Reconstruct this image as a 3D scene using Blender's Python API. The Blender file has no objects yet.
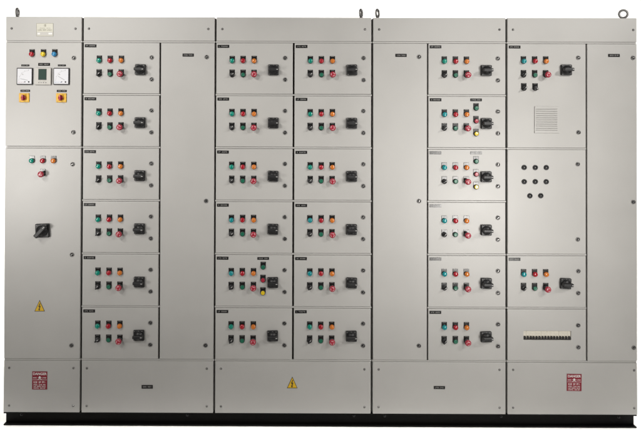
import bpy, bmesh, math, random
from mathutils import Matrix, Vector
random.seed(7)
scene = bpy.context.scene
C = scene.collection

# ------------------------------------------------------------------ camera, light, exposure
S = 0.0058                                   # metres per drawing unit (elevation drawing of the switchboard)
FLOOR_V = 420.4
def X(u): return (u - 320.5) * S
def Z(v): return (FLOOR_V - v) * S

cam_d = bpy.data.cameras.new('camera'); cam = bpy.data.objects.new('camera', cam_d); C.objects.link(cam)
D = 3.4
cam_d.sensor_width = 36.0
cam_d.lens = 36.0 * D / (641 * S)
cam_d.shift_x = (320.5 - 285) / 641
cam_d.shift_y = -(216 - 120) / 641
cam_d.clip_start = 0.05; cam_d.clip_end = 60
def cam_rot(roll, pitch, yaw):
    cz, sz = math.cos(roll), math.sin(roll); cx, sx = math.cos(pitch), math.sin(pitch); cy, sy = math.cos(yaw), math.sin(yaw)
    return Matrix(((cz, -sz, 0), (sz, cz, 0), (0, 0, 1))) @ Matrix(((1, 0, 0), (0, cx, -sx), (0, sx, cx))) @ Matrix(((cy, 0, sy), (0, 1, 0), (-sy, 0, cy)))
_R = cam_rot(math.radians(-0.170), math.radians(0.493), math.radians(-0.160))
def _cv(v): return Vector((v.x, v.z, -v.y))
_r, _u, _b = _cv(_R @ Vector((1, 0, 0))), _cv(_R @ Vector((0, -1, 0))), _cv(_R @ Vector((0, 0, -1)))
cam.matrix_world = Matrix(((_r.x, _u.x, _b.x, X(285)), (_r.y, _u.y, _b.y, -D), (_r.z, _u.z, _b.z, Z(120)), (0, 0, 0, 1)))
scene.camera = cam

world = bpy.data.worlds.new('World'); scene.world = world; world.use_nodes = True
bg = world.node_tree.nodes['Background']; bg.inputs[0].default_value = (1.0, 0.98, 0.95, 1); bg.inputs[1].default_value = 0.02

def softbox(name, loc, target, sx, sy, power, col=(1, 0.972, 0.93), spread=180):
    l = bpy.data.lights.new(name, 'AREA'); l.shape = 'RECTANGLE'; l.size = sx; l.size_y = sy
    l.energy = power; l.color = col; l.spread = math.radians(spread)
    o = bpy.data.objects.new(name, l); C.objects.link(o); o.location = loc
    o.rotation_euler = (Vector(target) - Vector(loc)).to_track_quat('-Z', 'Y').to_euler()
    return o
softbox('studio_lamp_left', (-3.1, -2.8, 1.2), (-1.75, 0, 1.8), 0.7, 1.0, 8.0, spread=64)
softbox('studio_lamp_right', (1.76, -3.0, 0.9), (1.0, 0, 1.4), 0.65, 1.3, 8.6, spread=66)
softbox('studio_lamp_left_high', (-2.6, -2.4, 3.4), (-1.5, 0, 2.2), 0.35, 0.35, 5.5, spread=70)
softbox('studio_lamp_right_high', (3.2, -2.6, 3.4), (1.3, 0, 1.9), 0.35, 0.35, 13.4, spread=90)
softbox('studio_lamp_front_left', (-2.0, -3.5, 3.35), (-0.35, 0, 1.5), 0.35, 0.35, 6.5, spread=66)
softbox('studio_lamp_front_right', (1.9, -3.5, 3.35), (0.2, 0, 1.5), 0.35, 0.35, 6.1, spread=66)
softbox('added_floor_fill_strip', (0.15, -0.55, 3.6), (0.15, -0.045, 0), 5.4, 0.04, 2.0, spread=3)  # added unseen narrow beam, whitens the floor at the cubicles' foot
softbox('added_backdrop_fill_left', (-1.3, 0.9, 1.5), (-2.6, 4, 1.4), 1.0, 1.6, 260)  # added lamp hidden behind the cubicles, blows the backdrop out to white
softbox('added_backdrop_fill_right', (1.3, 0.9, 1.5), (2.6, 4, 1.4), 1.0, 1.6, 340)  # added hidden counterpart on the right, also whitens the backdrop
softbox('added_side_fill_left', (-2.0, 1.0, 1.5), (-2.2, 0.7, 0), 0.3, 0.4, 24)  # added lamp out of sight, whitens the floor beside the left end
softbox('added_side_fill_right', (2.02, 1.0, 1.5), (2.2, 0.6, 0), 0.3, 0.4, 34)  # added lamp out of sight, whitens the floor beside the right end

vs = scene.view_settings
vs.view_transform = 'Standard'; vs.look = 'None'; vs.exposure = 0.1; vs.gamma = 1.0; vs.use_curve_mapping = False
scene.render.engine = 'CYCLES'

# ------------------------------------------------------------------ materials
def mat(name, col, rough=0.5, metal=0.0, coat=0.0, coat_rough=0.1, var=0.0, vscale=6.0, bump=0.0, bscale=400.0, spec=0.5, wave=0.0):
    m = bpy.data.materials.new(name); m.use_nodes = True
    nt = m.node_tree; N = nt.nodes; L = nt.links; b = N['Principled BSDF']
    b.inputs['Base Color'].default_value = (*col, 1); b.inputs['Roughness'].default_value = rough
    b.inputs['Metallic'].default_value = metal; b.inputs['Coat Weight'].default_value = coat
    b.inputs['Coat Roughness'].default_value = coat_rough; b.inputs['Specular IOR Level'].default_value = spec
    if var or bump:
        tc = N.new('ShaderNodeNewGeometry')
    if var:
        n = N.new('ShaderNodeTexNoise'); n.inputs['Scale'].default_value = vscale; n.inputs['Detail'].default_value = 6
        L.new(tc.outputs['Position'], n.inputs['Vector'])
        mr = N.new('ShaderNodeMapRange'); mr.inputs[1].default_value = 0.3; mr.inputs[2].default_value = 0.7
        mr.inputs[3].default_value = 1 - var; mr.inputs[4].default_value = 1 + var
        L.new(n.outputs['Fac'], mr.inputs[0])
        mx = N.new('ShaderNodeVectorMath'); mx.operation = 'SCALE'; mx.inputs[0].default_value = col
        L.new(mr.outputs[0], mx.inputs['Scale']); L.new(mx.outputs[0], b.inputs['Base Color'])
        m2 = N.new('ShaderNodeMapRange'); m2.inputs[3].default_value = rough - 0.09; m2.inputs[4].default_value = rough + 0.09
        L.new(n.outputs['Fac'], m2.inputs[0]); L.new(m2.outputs[0], b.inputs['Roughness'])
    if bump:
        n2 = N.new('ShaderNodeTexNoise'); n2.inputs['Scale'].default_value = bscale; n2.inputs['Detail'].default_value = 2
        L.new(tc.outputs['Position'], n2.inputs['Vector'])
        bp = N.new('ShaderNodeBump'); bp.inputs['Strength'].default_value = bump; bp.inputs['Distance'].default_value = 0.001
        L.new(n2.outputs['Fac'], bp.inputs['Height'])
        if wave:
            n3 = N.new('ShaderNodeTexNoise'); n3.inputs['Scale'].default_value = 9.0; n3.inputs['Detail'].default_value = 3
            L.new(tc.outputs['Position'], n3.inputs['Vector'])
            b3 = N.new('ShaderNodeBump'); b3.inputs['Strength'].default_value = wave; b3.inputs['Distance'].default_value = 0.004
            L.new(n3.outputs['Fac'], b3.inputs['Height']); L.new(b3.outputs[0], bp.inputs['Normal'])
        L.new(bp.outputs[0], b.inputs['Normal'])
    return m
M = {
 'paint': mat('pebble_grey_powder_coat', (0.460, 0.451, 0.433), 0.39, var=0.03, vscale=3.5, bump=0.22, bscale=220, wave=0.10),
 'gasket': mat('black_rubber', (0.045, 0.039, 0.034), 0.8, var=0.1, vscale=20),
 'black': mat('black_plastic', (0.013, 0.013, 0.014), 0.42, var=0.08, vscale=60),
 'plate': mat('engraved_black_laminate', (0.012, 0.012, 0.012), 0.2, var=0.08, vscale=60),
 'engrave': mat('engraved_white', (0.30, 0.29, 0.28), 0.5),
 'white': mat('white_print', (0.78, 0.77, 0.75), 0.45),
 'green': mat('green_lens', (0.0, 0.23, 0.165), 0.18, coat=0.5),
 'teal': mat('teal_lens', (0.005, 0.24, 0.26), 0.18, coat=0.5),
 'dgreen': mat('green_cap', (0.012, 0.13, 0.075), 0.3),
 'red': mat('red_lens', (0.36, 0.008, 0.018), 0.18, coat=0.5),
 'redcap': mat('red_plastic', (0.36, 0.020, 0.042), 0.3, coat=0.2),
 'amber': mat('amber_lens', (0.60, 0.17, 0.02), 0.18, coat=0.5),
 'yellow': mat('yellow_lens', (0.68, 0.49, 0.02), 0.18, coat=0.5),
 'blue': mat('blue_lens', (0.02, 0.20, 0.42), 0.18, coat=0.5),
 'yplastic': mat('yellow_plastic', (0.74, 0.42, 0.02), 0.38),
 'ysign': mat('yellow_vinyl', (0.70, 0.43, 0.015), 0.4, var=0.06, vscale=40),
 'rsign': mat('crimson_enamel', (0.24, 0.006, 0.022), 0.35, var=0.1, vscale=40),
 'metal': mat('zinc_plated_steel', (0.34, 0.33, 0.32), 0.35, metal=1.0, var=0.12, vscale=90),
 'dmetal': mat('weathered_zinc', (0.24, 0.235, 0.23), 0.42, metal=0.7, var=0.3, vscale=70),
 'cream': mat('cream_plastic', (0.66, 0.62, 0.53), 0.4, var=0.03, vscale=40),
 'namep': mat('printed_cream_plate', (0.60, 0.585, 0.50), 0.3),
 'lgrey': mat('light_grey_plastic', (0.50, 0.485, 0.45), 0.4),
 'olive': mat('faded_print', (0.26, 0.25, 0.19), 0.5),
 'face': mat('white_dial', (0.72, 0.72, 0.75), 0.3, coat=1.0, coat_rough=0.03),
 'lcd': mat('lcd_glass', (0.045, 0.075, 0.062), 0.12, coat=0.6),
 'base': mat('black_enamel_steel', (0.0035, 0.0032, 0.003), 0.6, var=0.3, vscale=9, bump=0.2, bscale=120, spec=0.12),
 'bolt': mat('dull_bolt', (0.035, 0.035, 0.035), 0.55, metal=0.6),
 'floor': mat('white_studio_floor', (0.90, 0.90, 0.89), 0.6),
}

# ------------------------------------------------------------------ mesh helpers
class MB:
    def __init__(self): self.bm = bmesh.new(); self.mats = []
    def mi(self, k):
        if k not in self.mats: self.mats.append(k)
        return self.mats.index(k)
    def _fin(self, faces, k, smooth):
        i = self.mi(k)
        for f in faces: f.material_index = i; f.smooth = smooth
    def box(self, x0, x1, y0, y1, z0, z1, k, bev=0.0, seg=2, rot=None, about=None):
        t = bmesh.new()
        bmesh.ops.create_cube(t, size=1.0)
        for v in t.verts:
            v.co = Vector(((x0 + x1) / 2 + v.co.x * (x1 - x0), (y0 + y1) / 2 + v.co.y * (y1 - y0), (z0 + z1) / 2 + v.co.z * (z1 - z0)))
        if bev: bmesh.ops.bevel(t, geom=t.edges[:], offset=bev, segments=seg, affect='EDGES', profile=0.5)
        if rot is not None:
            bmesh.ops.rotate(t, verts=t.verts[:], cent=about or ((x0 + x1) / 2, (y0 + y1) / 2, (z0 + z1) / 2), matrix=rot)
        self.merge(t, k); return self
    def merge(self, t, k, smooth=False):
        t.verts.index_update(); vs = [self.bm.verts.new(v.co) for v in t.verts]; fs = []
        for f in t.faces:
            try: fs.append(self.bm.faces.new([vs[v.index] for v in f.verts]))
            except ValueError: pass
        self._fin(fs, k, smooth); t.free()
    def lathe(self, prof, k, cx=0.0, cz=0.0, seg=28, smooth=True):          # axis towards the viewer (-y); prof: (radius, height)
        rings = []
        for r, h in prof:
            if r <= 1e-6: rings.append([self.bm.verts.new((cx, -h, cz))])
            else: rings.append([self.bm.verts.new((cx + r * math.cos(2 * math.pi * i / seg), -h, cz + r * math.sin(2 * math.pi * i / seg))) for i in range(seg)])
        fs = []
        for a, b in zip(rings, rings[1:]):
            for i in range(seg):
                j = (i + 1) % seg
                if len(a) == 1: q = [a[0], b[j], b[i]]
                elif len(b) == 1: q = [a[i], a[j], b[0]]
                else: q = [a[i], a[j], b[j], b[i]]
                fs.append(self.bm.faces.new(q))
        self._fin(fs, k, smooth); return self
    def prism(self, pts, y0, y1, k):                                        # polygon in x,z extruded along y
        a = [self.bm.verts.new((x, y0, z)) for x, z in pts]; b = [self.bm.verts.new((x, y1, z)) for x, z in pts]
        n = len(pts); fs = [self.bm.faces.new(a), self.bm.faces.new(b[::-1])]
        for i in range(n): fs.append(self.bm.faces.new([a[i], b[i], b[(i + 1) % n], a[(i + 1) % n]]))
        self._fin(fs, k, False); return self
    def glyphs(self, x0, x1, z0, z1, y, k, seed, words=(4, 5)):             # worn engraved characters, too small to read
        r = random.Random(seed); n = sum(words) + len(words) - 1; w = (x1 - x0) / n; i = 0
        t = (z1 - z0)
        for wd in words:
            for _ in range(wd):
                a = x0 + i * w; st = w * 0.2; e = a + w * .68; zm = (z0 + z1) / 2; q = t * .09
                pat = r.choice(('tlrmub', 'tmbLl', 'LlRrm', 'Llb', 'tLlRm', 'tLlb', 'LlRrb', 'tLmrb', 'tRrb', 'tLRm', 'Rr', 'tLlRrb', 'tRmlb'))
                for g, bx in (('t', (a, e, z1 - 2 * q, z1)), ('m', (a, e, zm - q, zm + q)), ('b', (a, e, z0, z0 + 2 * q)), ('L', (a, a + st, zm, z1)), ('l', (a, a + st, z0, zm)), ('R', (e - st, e, zm, z1)), ('r', (e - st, e, z0, zm))):
                    if g in pat: self.box(bx[0], bx[1], y - 0.0003 - (0.00002 if g in 'tmb' else 0), y + 0.0003, bx[2], bx[3], k)
                i += 1
            i += 1
        return self
    def text(self, s, size, cx, cz, y, k):
        cu = bpy.data.curves.new('t', 'FONT'); cu.body = s; cu.size = size; cu.align_x = 'CENTER'; cu.align_y = 'CENTER'; cu.extrude = 0.0003; cu.offset = size * 0.02
        o = bpy.data.objects.new('t', cu); C.objects.link(o); bpy.context.view_layer.update()
        me = bpy.data.meshes.new_from_object(o.evaluated_get(bpy.context.evaluated_depsgraph_get()))
        t = bmesh.new(); t.from_mesh(me)
        for v in t.verts: v.co = Vector((cx + v.co.x, y - v.co.z, cz + v.co.y))
        self.merge(t, k); bpy.data.objects.remove(o); bpy.data.curves.remove(cu); bpy.data.meshes.remove(me); return self
    def mesh(self, name):
        bmesh.ops.recalc_face_normals(self.bm, faces=self.bm.faces[:])
        me = bpy.data.meshes.new(name); self.bm.to_mesh(me); self.bm.free()
        for k in self.mats: me.materials.append(M[k])
        return me
def put(name, me, parent=None, loc=(0, 0, 0), roty=0.0, label=None):
    o = bpy.data.objects.new(name, me); C.objects.link(o); o.parent = parent; o.location = loc; o.rotation_euler = (0, roty, 0)
    if label: o['label'] = label
    return o
def thing(name, label, cat, loc, group=None):
    o = bpy.data.objects.new(name, None); C.objects.link(o); o.location = loc; o.empty_display_size = 0.1
    o['label'] = label; o['category'] = cat
    if group: o['group'] = group
    return o
cache = {}
def shared(key, fn):
    if key not in cache: cache[key] = fn()
    return cache[key]

# ------------------------------------------------------------------ studio floor and backdrop
b = MB(); q = b.bm
ys = [-7.0, -3.0, 0.0, 2.6]; prof = [(y, 0.0) for y in ys] + [(2.6 + 1.4 * math.sin(a), 1.4 - 1.4 * math.cos(a)) for a in [math.radians(d) for d in range(10, 91, 10)]] 
flo = [p for p in prof if p[0] <= 2.6]; wal = prof[len(flo) - 1:] + [(4.0, 3.5), (4.0, 6.5)]
def sheet(pr, name):
    s = MB(); rows = [[s.bm.verts.new((x, y, z)) for x in (-8, -4, 0, 4, 8)] for y, z in pr]; fs = []
    for a, c in zip(rows, rows[1:]):
        for i in range(4): fs.append(s.bm.faces.new([a[i], a[i + 1], c[i + 1], c[i]]))
    s._fin(fs, 'floor', True); me = s.mesh(name); o = put(name, me); o['kind'] = 'structure'; return o
sheet(flo, 'floor'); sheet(wal, 'backdrop'); b.bm.free()

# ------------------------------------------------------------------ devices (origin on the door face, facing the viewer)
def legend():
    m = MB(); m.box(-.0155, .0155, -.0025, 0, .0005, .0295, 'plate', .0012)
    m.box(-.0095, .0095, -.0029, -.0024, .0255, .0268, 'engrave'); return m.mesh('legend_plate')
def pilot(k):
    m = MB(); m.lathe([(.0150, 0), (.0150, .004), (.0142, .0045), (.0142, .006)], 'black')
    m.lathe([(.0141, .0045), (.0141, .012), (.0130, .0155), (.0100, .0180), (.0055, .0192), (0, .0196)], k); return m.mesh('pilot_lamp')
def push(k):
    m = MB(); m.lathe([(.0148, 0), (.0148, .007), (.0138, .0085), (.0122, .0085), (.0119, .006)], 'black')
    m.lathe([(.0116, .006), (.0116, .0125), (.0106, .0140), (.008, .0137), (0, .0132)], k); return m.mesh('push_button')
def selector():
    m = MB(); m.lathe([(.0148, 0), (.0148, .007), (.0138, .0085), (.0125, .0085), (.0122, .012), (.0110, .013), (0, .013)], 'black')
    rot = Matrix.Rotation(math.radians(42), 3, 'Y')
    m.box(-.0042, .0042, -.026, -.012, -.0135, .0135, 'black', .0015, rot=rot, about=(0, 0, 0))
    m.box(-.0009, .0009, -.0264, -.0258, .001, .012, 'white', rot=rot, about=(0, 0, 0)); return m.mesh('selector_switch')
def estop():
    m = MB(); m.lathe([(.0150, 0), (.0150, .008), (.0138, .0095), (.0100, .0095), (.0095, .026)], 'black')
    dome = [(.0095, .024), (.0150, .0255), (.0172, .028), (.0176, .033), (.0168, .0365), (.0140, .0392), (.0095, .0408), (.005, .0414), (0, .0415)]
    m.lathe(dome, 'redcap')
    for a0 in (20, 140, 260):
        pts = []
        for r in (.0090, .0103):
            pts.append([(r, math.radians(a0 + d)) for d in range(0, 71, 14)])
        for i in range(5):
            quad = [(r * math.cos(t), r * math.sin(t)) for r, t in (pts[0][i], pts[0][i + 1], pts[1][i + 1], pts[1][i])]
            m.prism(quad, -.0413, -.0400, 'white')
    return m.mesh('emergency_stop')
def rotary(w=.062, ang=0, g=.058):
    m = MB(); h = w / 2
    m.box(-h, h, -.016, 0, -h, h, 'black', .005, 3)
    m.lathe([(h * .84, .015), (h * .84, .020), (h * .78, .024), (h * .70, .025), (h * .66, .030), (0, .030)], 'black', seg=36)
    rot = Matrix.Rotation(math.radians(ang), 3, 'Y')
    m.box(-g / 2, g / 2, -.050, -.026, -w * .15, w * .15, 'black', .005, 3, rot=rot, about=(0, 0, 0))
    m.box(g * .30, g * .46, -.0506, -.0498, -.0011, .0011, 'white', rot=rot, about=(0, 0, 0))
    for i, (x, z) in enumerate(((-.9, .8), (-.1, .86), (.55, .8), (-.88, -.86))):
        m.box(h * x, h * x + .006, -.0164, -.0158, h * z - .001, h * z + .001, 'engrave')
    return m.mesh('rotary_handle')
def lock():
    m = MB(); m.lathe([(.0125, 0), (.0125, .003), (.0112, .0048), (.0090, .0048), (.0086, .0015), (0, .0015)], 'dmetal')
    m.lathe([(.0070, .0012), (.0070, .0052), (.006, .006), (0, .006)], 'black')
    rot = Matrix.Rotation(math.radians(35), 3, 'Y')
    m.box(-.0016, .0016, -.0072, -.005, -.006, .006, 'metal', rot=rot, about=(0, 0, 0)); return m.mesh('door_lock')
def screw():
    m = MB(); m.lathe([(.0068, 0), (.0068, .0012), (.0055, .0015), (.0052, .0035), (.0038, .0046), (0, .0050)], 'dmetal', seg=16)
    m.box(-.0008, .0008, -.0053, -.0046, -.0036, .0036, 'gasket'); return m.mesh('screw')
def nameplate(w, h, seed, k='plate', words=(4, 5)):
    m = MB(); m.box(-w / 2, w / 2, -.002, 0, -h / 2, h / 2, k, .0006, 1)
    m.glyphs(-w * .38, w * .40, -h * .17, h * .20, -.002, 'engrave', seed, words); return m.mesh('name_plate')
def plug():
    m = MB(); m.lathe([(.0150, 0), (.0150, .003), (.0135, .0055), (.010, .006), (.0092, .003), (0, .003)], 'black')
    m.lathe([(.0036, .0028), (.0032, .0036), (0, .0038)], 'dmetal', seg=14); return m.mesh('hole_plug')
def dial(seed, red):
    m = MB(); w, h = .0465, .0490
    m.box(-w, w, -.009, 0, -h, h, 'black', .003, 2)
    m.box(-w * .90, w * .90, -.0095, -.008, -h * .90, h * .90, 'face', .0008, 1)
    px, pz, R = w * .55, -h * .50, .056
    for i in range(13):
        t = math.radians(92 + i * 7.2); L = .007 if i % 3 == 0 else .0035
        p = [(px + r * math.cos(t) * .98 + s * math.sin(t) * .0005, pz + r * math.sin(t) - s * math.cos(t) * .0005) for r, s in ((R, -1), (R + L, -1), (R + L, 1), (R, 1))]
        p = [(max(-w * .86, min(w * .86, x)), max(-h * .86, min(h * .86, z))) for x, z in p]
        if len({(round(x, 6), round(z, 6)) for x, z in p}) == 4: m.prism(p, -.0099, -.0094, 'black')
    t = math.radians(168 if red else 150)
    m.prism([(px + r * math.cos(t) + s * math.sin(t) * .0006, pz + r * math.sin(t) - s * math.cos(t) * .0006) for r, s in ((.006, -1), (.050, -1), (.050, 1), (.006, 1))], -.0104, -.0100, 'black')
    m.lathe([(.0042, .0095), (.0042, .0115), (.003, .0125), (0, .0125)], 'black', px, pz - .008, 14)
    m.lathe([(.003, .0095), (.003, .0105), (0, .0108)], 'black', px - .022, pz - .008, 12)
    m.glyphs(-w * .80, w * .05, pz - .011, pz - .0085, -.0097, 'rsign' if red else 'blue', seed, (3, 3, 2))
    m.glyphs(-w * .30, -w * .05, h * .18, h * .27, -.0097, 'olive', seed + 1, (2,)); return m.mesh('dial_meter')
def digital():
    m = MB(); m.box(-.048, .048, -.012, 0, -.049, .049, 'lgrey', .003, 2)
    m.box(-.0250, .0230, -.0124, -.0118, -.0215, .0425, 'black', .0006, 1)
    m.box(-.0225, .0205, -.0128, -.0122, -.019, .040, 'lcd', .0004, 1)
    for i in range(4): m.lathe([(.0032, .011), (.0032, .0135), (.002, .0142), (0, .0142)], 'dmetal', -.0215 + i * .0135, -.0365, 12)
    m.glyphs(-.02, .018, -.029, -.0268, -.0121, 'olive', 5, (3, 4)); return m.mesh('digital_meter')
def redswitch():
    m = MB(); m.box(-.030, .030, -.006, 0, -.0265, .0265, 'yplastic', .003, 2)
    m.lathe([(.0175, .005), (.0175, .009), (.0160, .011), (0, .011)], 'yplastic')
    m.lathe([(.0145, .010), (.0140, .016), (.011, .018), (0, .018)], 'redcap')
    m.box(-.0055, .0055, -.030, -.016, -.017, .017, 'redcap', .002, 2)
    m.box(-.0008, .0008, -.0304, -.0298, .006, .015, 'white')
    for x, z in ((-.024, .019), (.018, .019), (-.024, -.021), (.018, -.021)): m.box(x, x + .006, -.0064, -.0058, z, z + .002, 'olive')
    return m.mesh('selector_switch')
def triangle(w, h):
    m = MB(); t = lambda s, dz=0: [(-w / 2 * s, -h * .333 * s + dz), (w / 2 * s, -h * .333 * s + dz), (0, h * .667 * s + dz)]
    m.prism(t(1), -.0008, 0, 'black'); m.prism(t(.86), -.0012, -.0006, 'ysign')
    k = h / 60.0
    bolt = [(1, 24), (-7, 4), (-1, 5), (-4, -9), (-8, -7), (-2, -17), (4, -8), (0, -9), (6, 10), (-1, 9), (5, 23)]
    m.prism([(x * k * 1.0, z * k * .95) for x, z in bolt], -.0016, -.0010, 'black'); return m.mesh('warning_triangle')
def danger(w, h):
    m = MB(); m.box(-w / 2 - .0015, w / 2 + .0015, -.0010, 0, -h / 2 - .0015, h / 2 + .0015, 'engrave', .0004, 1)
    m.box(-w / 2, w / 2, -.0016, -.0006, -h / 2, h / 2, 'rsign', .0004, 1); y = -.0017
    m.text('DANGER', h * .19, 0, h * .365, y, 'white')
    # skull and bones between two short lines of small characters
    m.lathe([(.0055, .0012), (.0055, .0020), (0, .0021)], 'white', 0, h * .185, 14); m.box(-.003, .003, -.0020, -.0012, h * .10, h * .16, 'white')
    for a in (28, -28): m.box(-.012, .012, -.0019, -.0012, h * .105, h * .125, 'white', rot=Matrix.Rotation(math.radians(a), 3, 'Y'))
    for sx in (-1, 1):
        a = sorted((sx * w * .44, sx * w * .17)); m.glyphs(a[0], a[1], h * .12, h * .18, y, 'white', 3 + sx, (4,))
    m.box(-w * .47, w * .47, -.0019, -.0012, h * .028, h * .045, 'white')
    m.glyphs(-w * .40, -w * .14, -h * .15, -h * .045, y, 'white', 11, (3,)); m.glyphs(-w * .06, w * .10, -h * .15, -h * .045, y, 'white', 12, (2,)); m.glyphs(w * .16, w * .38, -h * .15, -h * .045, y, 'white', 13, (3,))
    m.glyphs(-w * .40, w * .40, -h * .27, -h * .205, y, 'white', 14, (5, 4, 3)); m.glyphs(-w * .40, w * .40, -h * .36, -h * .30, y, 'white', 15, (3, 5, 4)); m.glyphs(-w * .40, w * .40, -h * .45, -h * .395, y, 'white', 16, (6, 6))
    return m.mesh('danger_sign')
def makers_plate(w, h):
    m = MB(); m.box(-w / 2, w / 2, -.0012, 0, -h / 2, h / 2, 'namep', .0004, 1)
    f = .0012
    for a in ((-w / 2, w / 2, h / 2 - f, h / 2), (-w / 2, w / 2, -h / 2, -h / 2 + f), (-w / 2, -w / 2 + f, -h / 2 + f, h / 2 - f), (w / 2 - f, w / 2, -h / 2 + f, h / 2 - f)): m.box(a[0], a[1], -.0017, -.0010, a[2], a[3], 'olive')
    m.box(-w * .045, -w * .015, -.0016, -.001, h * .24, h * .43, 'olive'); m.box(w * .015, w * .06, -.0016, -.001, h * .24, h * .43, 'olive')
    m.glyphs(-w * .42, w * .44, -h * .06, h * .03, -.0014, 'olive', 8, (5, 4, 6)); m.glyphs(-w * .30, w * .34, h * .10, h * .14, -.0014, 'olive', 9, (6, 5))
    m.box(-w * .47, w * .47, -.0016, -.001, -h * .44, -h * .17, 'lgrey'); m.box(-w * .44, -w * .28, -.002, -.0015, -h * .36, -h * .24, 'white'); m.box(w * .22, w * .44, -.002, -.0015, -h * .36, -h * .24, 'white')
    return m.mesh('makers_plate')
def breaker():
    m = MB(); w = .0171 / 2
    m.box(-w, w, .001, .03, -.004, .0262, 'cream', .0008, 1)
    m.box(-w, w, .0035, .03, -.0262, -.0042, 'cream')
    m.box(-w * .62, w * .62, -.006, .010, -.0200, -.0050, 'black', .0014, 1, rot=Matrix.Rotation(math.radians(24), 3, 'X'))
    m.box(-w * .98, w * .98, .0015, .0034, -.0262, -.0195, 'gasket')
    m.box(-w * .5, w * .5, .0004, .0012, .012, .0145, 'lgrey'); return m.mesh('circuit_breaker')
def eyebolt():
    m = MB(); R, r = .0225, .0064; seg, sg = 30, 10
    ring = [[m.bm.verts.new(((R + r * math.cos(t)) * math.cos(p), r * math.sin(t) * 1.05, .0325 + (R + r * math.cos(t)) * math.sin(p))) for t in [2 * math.pi * j / sg for j in range(sg)]] for p in [2 * math.pi * i / seg for i in range(seg)]]
    fs = [m.bm.faces.new([ring[i][j], ring[(i + 1) % seg][j], ring[(i + 1) % seg][(j + 1) % sg], ring[i][(j + 1) % sg]]) for i in range(seg) for j in range(sg)]
    m._fin(fs, 'dmetal', True)
    for z0, z1, r0, r1 in ((0, .005, .017, .0165), (.005, .0105, .0115, .0085)):
        a = [m.bm.verts.new((r0 * math.cos(2 * math.pi * i / 24), r0 * math.sin(2 * math.pi * i / 24), z0)) for i in range(24)]
        c = [m.bm.verts.new((r1 * math.cos(2 * math.pi * i / 24), r1 * math.sin(2 * math.pi * i / 24), z1)) for i in range(24)]
        f2 = [m.bm.faces.new([a[i], a[(i + 1) % 24], c[(i + 1) % 24], c[i]]) for i in range(24)] + [m.bm.faces.new(c), m.bm.faces.new(a[::-1])]
        m._fin(f2, 'dmetal', False)
    return m.mesh('lifting_eye')

# ------------------------------------------------------------------ cubicle building blocks
DEPTH = 0.55; TOP, H1, BT, BB = 12.2, 37.0, 354.7, 407.2
PITCH = (BT - H1) / 6.0
def vb(k): return H1 + PITCH * k
def slab(w, h, hole=None, th=.020, bev=.0022):
    m = MB()
    if hole is None: m.box(-w / 2, w / 2, 0, th, -h / 2, h / 2, 'paint', bev, 2)
    else:
        xs = [-w / 2, hole[0], hole[1], w / 2]; zs = [-h / 2, hole[2], hole[3], h / 2]; t = bmesh.new()
        g = [[t.verts.new((x, 0, z)) for x in xs] for z in zs]
        for i in range(3):
            for j in range(3):
                if (i, j) != (1, 1): t.faces.new([g[i][j], g[i][j + 1], g[i + 1][j + 1], g[i + 1][j]])
        r = bmesh.ops.extrude_face_region(t, geom=t.faces[:])
        for e in r['geom']:
            if isinstance(e, bmesh.types.BMVert): e.co.y = th
        bmesh.ops.recalc_face_normals(t, faces=t.faces[:])
        ed = [e for e in t.edges if len(e.link_faces) == 2 and e.calc_face_angle(0) > 1.0]
        bmesh.ops.bevel(t, geom=ed, offset=bev * .7, segments=2, affect='EDGES', profile=0.5)
        m.merge(t, 'paint')
    return m.mesh('door')
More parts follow.
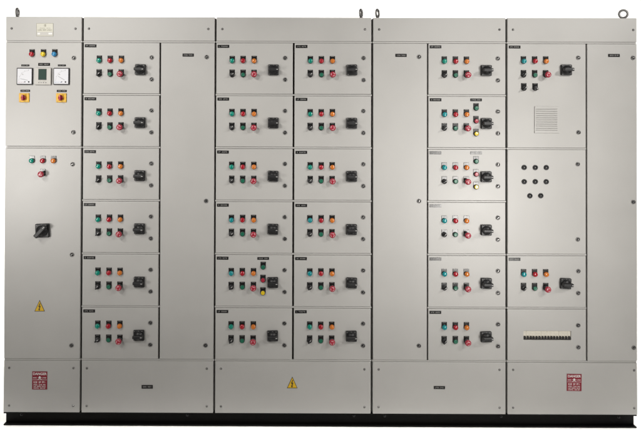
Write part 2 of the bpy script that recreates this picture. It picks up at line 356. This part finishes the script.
class Panel:
    """a door or cover: one part carrying its own fittings, addressed in drawing units"""
    def __init__(self, name, root, u0, u1, v0, v1, label=None, hole=None, jit=True):
        u0 -= .22; u1 += .22; self.uc, self.vc = (u0 + u1) / 2, (v0 + v1) / 2; w, h = (u1 - u0) * S, (v1 - v0) * S
        if hole: hl = (X(hole[0]) - X(self.uc), X(hole[1]) - X(self.uc), Z(hole[3]) - Z(self.vc), Z(hole[2]) - Z(self.vc))
        else: hl = None
        me = shared(('slab', round(w, 4), round(h, 4), hl), lambda: slab(w, h, hl))
        j = random.uniform(-.0008, .0008) if jit else 0
        self.o = put(name, me, root, (X(self.uc) - root.location.x, 0 - root.location.y + j, Z(self.vc) - root.location.z), label=label)
        if jit: self.o.rotation_euler = (random.uniform(-.0012, .0012), random.uniform(-.0006, .0006), random.uniform(-.0016, .0016))
    def add(self, name, me, u, v, roty=0.0, label=None, y=0.0):
        return put(name, me, self.o, ((u - self.uc) * S + random.uniform(-.0005, .0005), y, (self.vc - v) * S + random.uniform(-.0005, .0005)), roty + random.uniform(-.012, .012), label)
    def lock(self, u, v): self.add('door_lock', shared('lock', lock), u, v, random.uniform(-.5, .9))
    def screw(self, u, v): self.add('screw', shared('screw', screw), u, v, random.uniform(0, 3))
    def lamp(self, u, v, k, what=None):
        self.add('legend_plate', shared('legend', legend), u, v)
        nm = {'teal': 'green', 'dgreen': 'green', 'redcap': 'red'}.get(k, k)
        self.add('pilot_lamp', shared(('pilot', k), lambda: pilot(k)), u, v, label='round %s pilot lamp' % nm)
    def push(self, u, v, k):
        self.add('legend_plate', shared('legend', legend), u, v)
        nm = {'teal': 'green', 'dgreen': 'green', 'redcap': 'red'}.get(k, k)
        self.add('push_button', shared(('push', k), lambda: push(k)), u, v, label='round %s push button in black bezel' % nm)
    def selector(self, u, v, a=0.0):
        self.add('legend_plate', shared('legend', legend), u, v); self.add('selector_switch', shared('sel', selector), u, v, a, label='black selector switch with white pointer')
    def estop(self, u, v):
        self.add('legend_plate', shared('legend', legend), u, v); self.add('emergency_stop', shared('estop', estop), u, v, random.uniform(-.6, .6), label='red mushroom stop button')
    def handle(self, u, v, w=.062, ang=0, g=.058):
        self.add('rotary_handle', shared(('rot', w, ang), lambda: rotary(w, ang, g)), u, v, random.uniform(-.035, .035), label='black square rotary switch handle')
    def plate(self, u, v, w, h, seed, words=(4, 5), k='plate'):
        self.add('name_plate', shared(('np', w, h, seed % 5, words, k), lambda: nameplate(w * S, h * S, seed % 5, k, words)), u, v)

GAP = 1.0
def feeder(root, u0, u1, k, label, teal=False, extra=False):
    t = vb(k); p = Panel('door', root, u0, u1, t + GAP, t + PITCH - GAP, label)
    sd = int(u0) + k
    p.plate(u0 + 6.8, t + 4.3, 11.6, 3.0, sd, ((2, 5), (1, 6), (3, 4))[sd % 3])
    for i, c in enumerate(('teal' if teal else 'green', 'red', 'amber')): p.lamp(u0 + 15.55 + 11.05 * i, t + 19.0, c)
    p.selector(u0 + 15.55, t + 32.8, random.choice((0, .08, -.12, .2, -.1))); p.push(u0 + 26.6, t + 32.8, 'dgreen'); p.estop(u0 + 37.65, t + 32.8)
    p.handle(u0 + 57, t + 28)
    p.lock(u1 - 7.4, t + 15.9); p.lock(u1 - 7.4, t + 37.7)
    if extra:
        for dv, c in ((12.8, 'dgreen'), (25.6, 'redcap'), (38.3, 'yellow')): p.push(u0 + 47.2, t + dv, c)
        p.plate(u0 + 47.3, t + 4.4, 11.6, 2.7, sd + 2, (5, 4))
    return p
def cubicle(label, u0, u1, columns, group='switchgear cubicles on the black base channel'):
    """columns: list of (ua, ub, [row boundaries]) used for the horizontal rails"""
    uc = (u0 + u1) / 2; r = thing('switchgear_cubicle', label, 'cubicle', (X(uc), DEPTH / 2, Z(BB)), group)
    w = (u1 - u0) * S / 2 - .0006; h = (BB - TOP) * S
    m = MB(); m.box(-w, w, -DEPTH / 2 + .0245, DEPTH / 2, .001, h - .001, 'paint', .002, 1); put('carcass', m.mesh('carcass'), r)
    m = MB(); m.box(-w + .002, w - .002, -DEPTH / 2 + .0205, -DEPTH / 2 + .0240, .004, h - .004, 'gasket'); put('gasket', m.mesh('gasket'), r)
    def rail(ua, ub, v):
        hw = (ub - ua) * S / 2; hh = GAP * S - .0014
        me = shared(('rail', round(hw, 4)), lambda: MB().box(-hw, hw, .0030, .0195, -hh, hh, 'paint', .0012, 1).mesh('frame_rail'))
        put('frame_rail', me, r, (X((ua + ub) / 2) - r.location.x, -DEPTH / 2, Z(v) - r.location.z))
    for ua, ub, rows in columns:
        for v in rows: rail(ua, ub, v)
    return r
def covers(root, u0, u1, su0, su1):
    t = Panel('top_cover', root, u0, u1, TOP, H1 - GAP * .9, jit=False)
    for u in (su0, su1): t.screw(u, 24.0)
    c = Panel('base_cover', root, u0, u1, BT + GAP * .9, BB - .15, jit=False)
    for u in (su0, su1):
        for v in (363.0, 400.4): c.screw(u, v)
    return t, c
def eye(root, u, y, rz):
    o = put('lifting_eye', shared('eye', eyebolt), root, (X(u) - root.location.x, y - root.location.y, Z(TOP) - root.location.z)); o.rotation_euler = (0, 0, math.radians(rz))
ALLROWS = [vb(k) for k in range(7)]

# ---- incomer cubicle, left end
A = cubicle('narrow grey cubicle at the left end with two white dial meters', 3.4, 80.2, [(3.6, 80.0, [vb(0), vb(2), vb(6)])])
ta, ca = covers(A, 3.6, 79.1, 9.0, 73.1)
ta.add('makers_plate', makers_plate(16.8 * S, 13.0 * S), 42.5, 25.2)
ca.add('danger_sign', danger(15.0 * S, 17.8 * S), 39.5, 375.3, label='crimson danger sign with white lettering')
eye(A, 11.2, 0.045, 99)
p = Panel('door', A, 3.6, 79.1, vb(0) + GAP, vb(2) - GAP, 'metering door with two dials and a digital meter')
for u, c in ((29.8, 'red'), (41.2, 'yellow'), (52.5, 'blue')): p.lamp(u, 49.9, c)
p.lock(71.6, 53.4); p.lock(71.6, 127.9)
p.plate(22.9, 61.0, 8.0, 1.8, 1, (3, 3)); p.plate(41.8, 60.0, 11.8, 2.9, 2, (4, 5)); p.plate(59.6, 61.0, 8.0, 1.8, 3, (3, 3))
p.add('dial_meter', dial(21, True), 22.8, 72.0, label='square white dial meter with black rim'); p.add('digital_meter', digital(), 41.2, 72.1, label='grey digital meter with dark display'); p.add('dial_meter', dial(25, False), 59.6, 72.0, label='square white dial meter with black rim')
p.plate(23.2, 86.5, 9.6, 2.2, 4, (4, 4)); p.plate(59.8, 86.5, 9.9, 2.2, 0, (4, 4))
for u in (22.3, 59.4): p.add('selector_switch', shared('redsw', redswitch), u, 93.4, label='yellow selector switch with red knob')
p = Panel('door', A, 3.6, 79.1, vb(2) + GAP, vb(6) - GAP, 'tall lower door with a yellow warning triangle')
for u, c in ((30.4, 'green'), (41.4, 'red'), (52.2, 'amber')): p.lamp(u, 156.5, c)
p.estop(41.4, 169.6)
for v in (159.8, 250.0, 340.4): p.lock(71.0, v)
p.handle(41.9, 226.0, .080, -45, .086)
p.add('warning_triangle', triangle(10.4 * S, 11.4 * S), 38.9, 303.0, label='yellow electric shock warning triangle')

# ---- second cubicle: six feeders and a cable alley
B = cubicle('grey cubicle with six feeder doors left of a tall blank door, beside the metering cubicle', 80.4, 213.4, [(80.6, 158.4, ALLROWS[1:6]), (80.6, 213.2, [vb(0), vb(6)])])
tb, cb = covers(B, 81.5, 212.4, 86.6, 206.2)
cb.plate(146.9, 381.2, 11.2, 3.6, 2, (4, 4))
for k in range(6): feeder(B, 81.6, 157.1, k, None)
p = Panel('door', B, 159.2, 212.4, vb(0) + GAP, vb(6) - GAP, 'tall blank cable alley door')
p.plate(186.2, 50.2, 11.3, 3.1, 1, (5, 5))
for v in (52.2, 196.0, 339.9): p.lock(204.7, v)

# ---- third cubicle: two columns of feeders
Cc = cubicle('widest grey cubicle with twelve feeder doors in two columns and a yellow triangle low down', 213.6, 370.5, [(213.8, 291.9, ALLROWS[1:6]), (292.0, 370.2, ALLROWS[1:6]), (213.8, 370.2, [vb(0), vb(6)])])
tc_, cc = covers(Cc, 214.7, 369.3, 220.3, 363.2)
cc.add('warning_triangle', triangle(10.6 * S, 11.6 * S), 291.4, 378.2, label='yellow electric shock warning triangle')
eye(Cc, 360.1, 0.045, 67)
for k in range(6):
    feeder(Cc, 214.7, 290.8, k, 'feeder door with an extra column of three buttons' if k == 4 else None, extra=(k == 4), teal=(k in (3, 4)))
    feeder(Cc, 293.0, 369.2, k, None, teal=(k in (3, 4)))

# ---- fourth cubicle: cable alley and six feeders
Dd = cubicle('grey cubicle with a tall blank door left of its six feeder doors', 370.7, 504.5, [(426.0, 504.3, ALLROWS[1:6]), (370.9, 504.3, [vb(0), vb(6)])])
td, cd = covers(Dd, 371.7, 503.5, 377.4, 497.6)
cd.plate(437.8, 380.8, 11.2, 3.0, 3, (4, 4))
eye(Dd, 376.8, 0.045, 60)
p = Panel('door', Dd, 371.8, 425.1, vb(0) + GAP, vb(6) - GAP, 'tall blank cable alley door')
p.plate(399.2, 50.0, 11.3, 3.1, 4, (5, 5))
for v in (51.4, 195.5, 339.4): p.lock(417.4, v)
for k in range(6): feeder(Dd, 426.9, 503.4, k, 'feeder door with an extra column of three buttons' if k in (1, 2) else None, extra=(k in (1, 2)), teal=(k > 0))

# ---- right end cubicle
E_ = cubicle('grey cubicle at the right end with a louvred vent and a row of breakers', 504.7, 634.6, [(504.9, 584.4, [vb(2), vb(4), vb(5)]), (504.9, 634.4, [vb(0), vb(6)])])
te, ce = covers(E_, 505.8, 634.4, 511.1, 631.3)
ce.add('danger_sign', danger(14.6 * S, 16.8 * S), 571.7, 375.2, label='crimson danger sign with white lettering')
eye(E_, 625.8, 0.045, -14)
u0, u1 = 505.9, 583.5
p = Panel('door', E_, u0, u1, vb(0) + GAP, vb(2) - GAP, 'upper door with a louvred vent')
p.plate(u0 + 6.9, 41.3, 11.6, 2.9, 1, (3, 6))
for i, c in enumerate(('teal', 'red', 'amber')): p.lamp(u0 + 15.6 + 11.1 * i, 55.6, c)
p.selector(u0 + 15.6, 69.4); p.push(u0 + 26.7, 69.4, 'dgreen'); p.estop(u0 + 37.8, 69.4)
p.selector(u0 + 15.9, 82.6); p.selector(u0 + 27.1, 82.6, 1.4)
p.handle(u0 + 57.8, 64.2); p.lock(576.3, 51.8); p.lock(576.3, 126.5)
w, h = 25 * S, 26.6 * S; vu, vv = 545.0, 114.0
m = MB(); m.box(-w / 2, w / 2, -.0045, 0, -h / 2, h / 2, 'paint', .0012, 2); p.add('vent_plate', m.mesh('vent_plate'), vu, vv)
sl = MB(); sl.box(-w * .42, w * .42, -.0040, .0032, -.0008, .0008, 'paint', .0005, 1, rot=Matrix.Rotation(math.radians(-24), 3, 'X')); slm = sl.mesh('vent_slat')
for i in range(11): p.add('vent_slat', slm, vu - .6, vv - 10.4 + i * 2.1, y=-.0060)
p = Panel('door', E_, u0, u1, vb(2) + GAP, vb(4) - GAP, 'blank door with eight black hole plugs')
for u, v in ((522.2, 161.6), (533.3, 161.6), (544.2, 161.6), (522.3, 175.8), (533.3, 175.8), (544.2, 175.8), (527.8, 189.8), (538.8, 189.8)): p.add('hole_plug', shared('plug', plug), u, v)
p.lock(575.7, 158.2); p.lock(575.7, 233.2)
feeder(E_, u0, u1, 4, None, teal=True)
p = Panel('door', E_, u0, u1, vb(5) + GAP, vb(6) - GAP, 'lower door with a window over a breaker row', hole=(521.6, 568.9, 324.4, 333.3))
bw = .0171
for i in range(16): p.add('circuit_breaker', shared('mcb', breaker), 545.25 + (i - 7.5) * (47.0 / 16), 328.85, y=.004)
p.lock(576.0, vb(5) + 16.8); p.lock(576.0, vb(5) + 38.5)
p = Panel('door', E_, 585.3, 634.4, vb(0) + GAP, vb(6) - GAP, 'tall blank cable alley door')
p.plate(611.8, 49.6, 11.6, 3.0, 2, (5, 5))
for v in (51.8, 195.7, 340.3): p.lock(630.9, v)

# ------------------------------------------------------------------ base channel under all cubicles
hb = Z(BB); L = (634.3 - 3.4) * S / 2; xc = X((3.4 + 634.3) / 2)
r = thing('base_channel', 'long black steel channel base running under all the grey cubicles', 'base', (xc, DEPTH / 2, 0))
for name, s in (('front_channel', -1), ('rear_channel', 1)):
    m = MB(); f = s * (DEPTH / 2 - .002); wbk = s * (DEPTH / 2 - .034); ib = s * (DEPTH / 2 - .041)
    m.box(-L, L, min(wbk, ib), max(wbk, ib), .0005, hb - .0005, 'base')
    for z0, z1 in ((.0005, .0075), (hb - .0075, hb - .0005)): m.box(-L, L, min(f, wbk), max(f, wbk), z0, z1, 'base', .001, 1)
    put(name, m.mesh(name), r)
m = MB(); m.lathe([(.0085, 0), (.0085, .006), (.0045, .006), (.0045, .014), (0, .0145)], 'bolt', seg=6, smooth=False); bm_ = m.mesh('anchor_bolt')
for u in (19.2, 186.1, 353.4, 384.3, 501.1, 618.8): put('anchor_bolt', bm_, r, ((u - 318.85) * S, -DEPTH / 2 + .034, hb - .026))
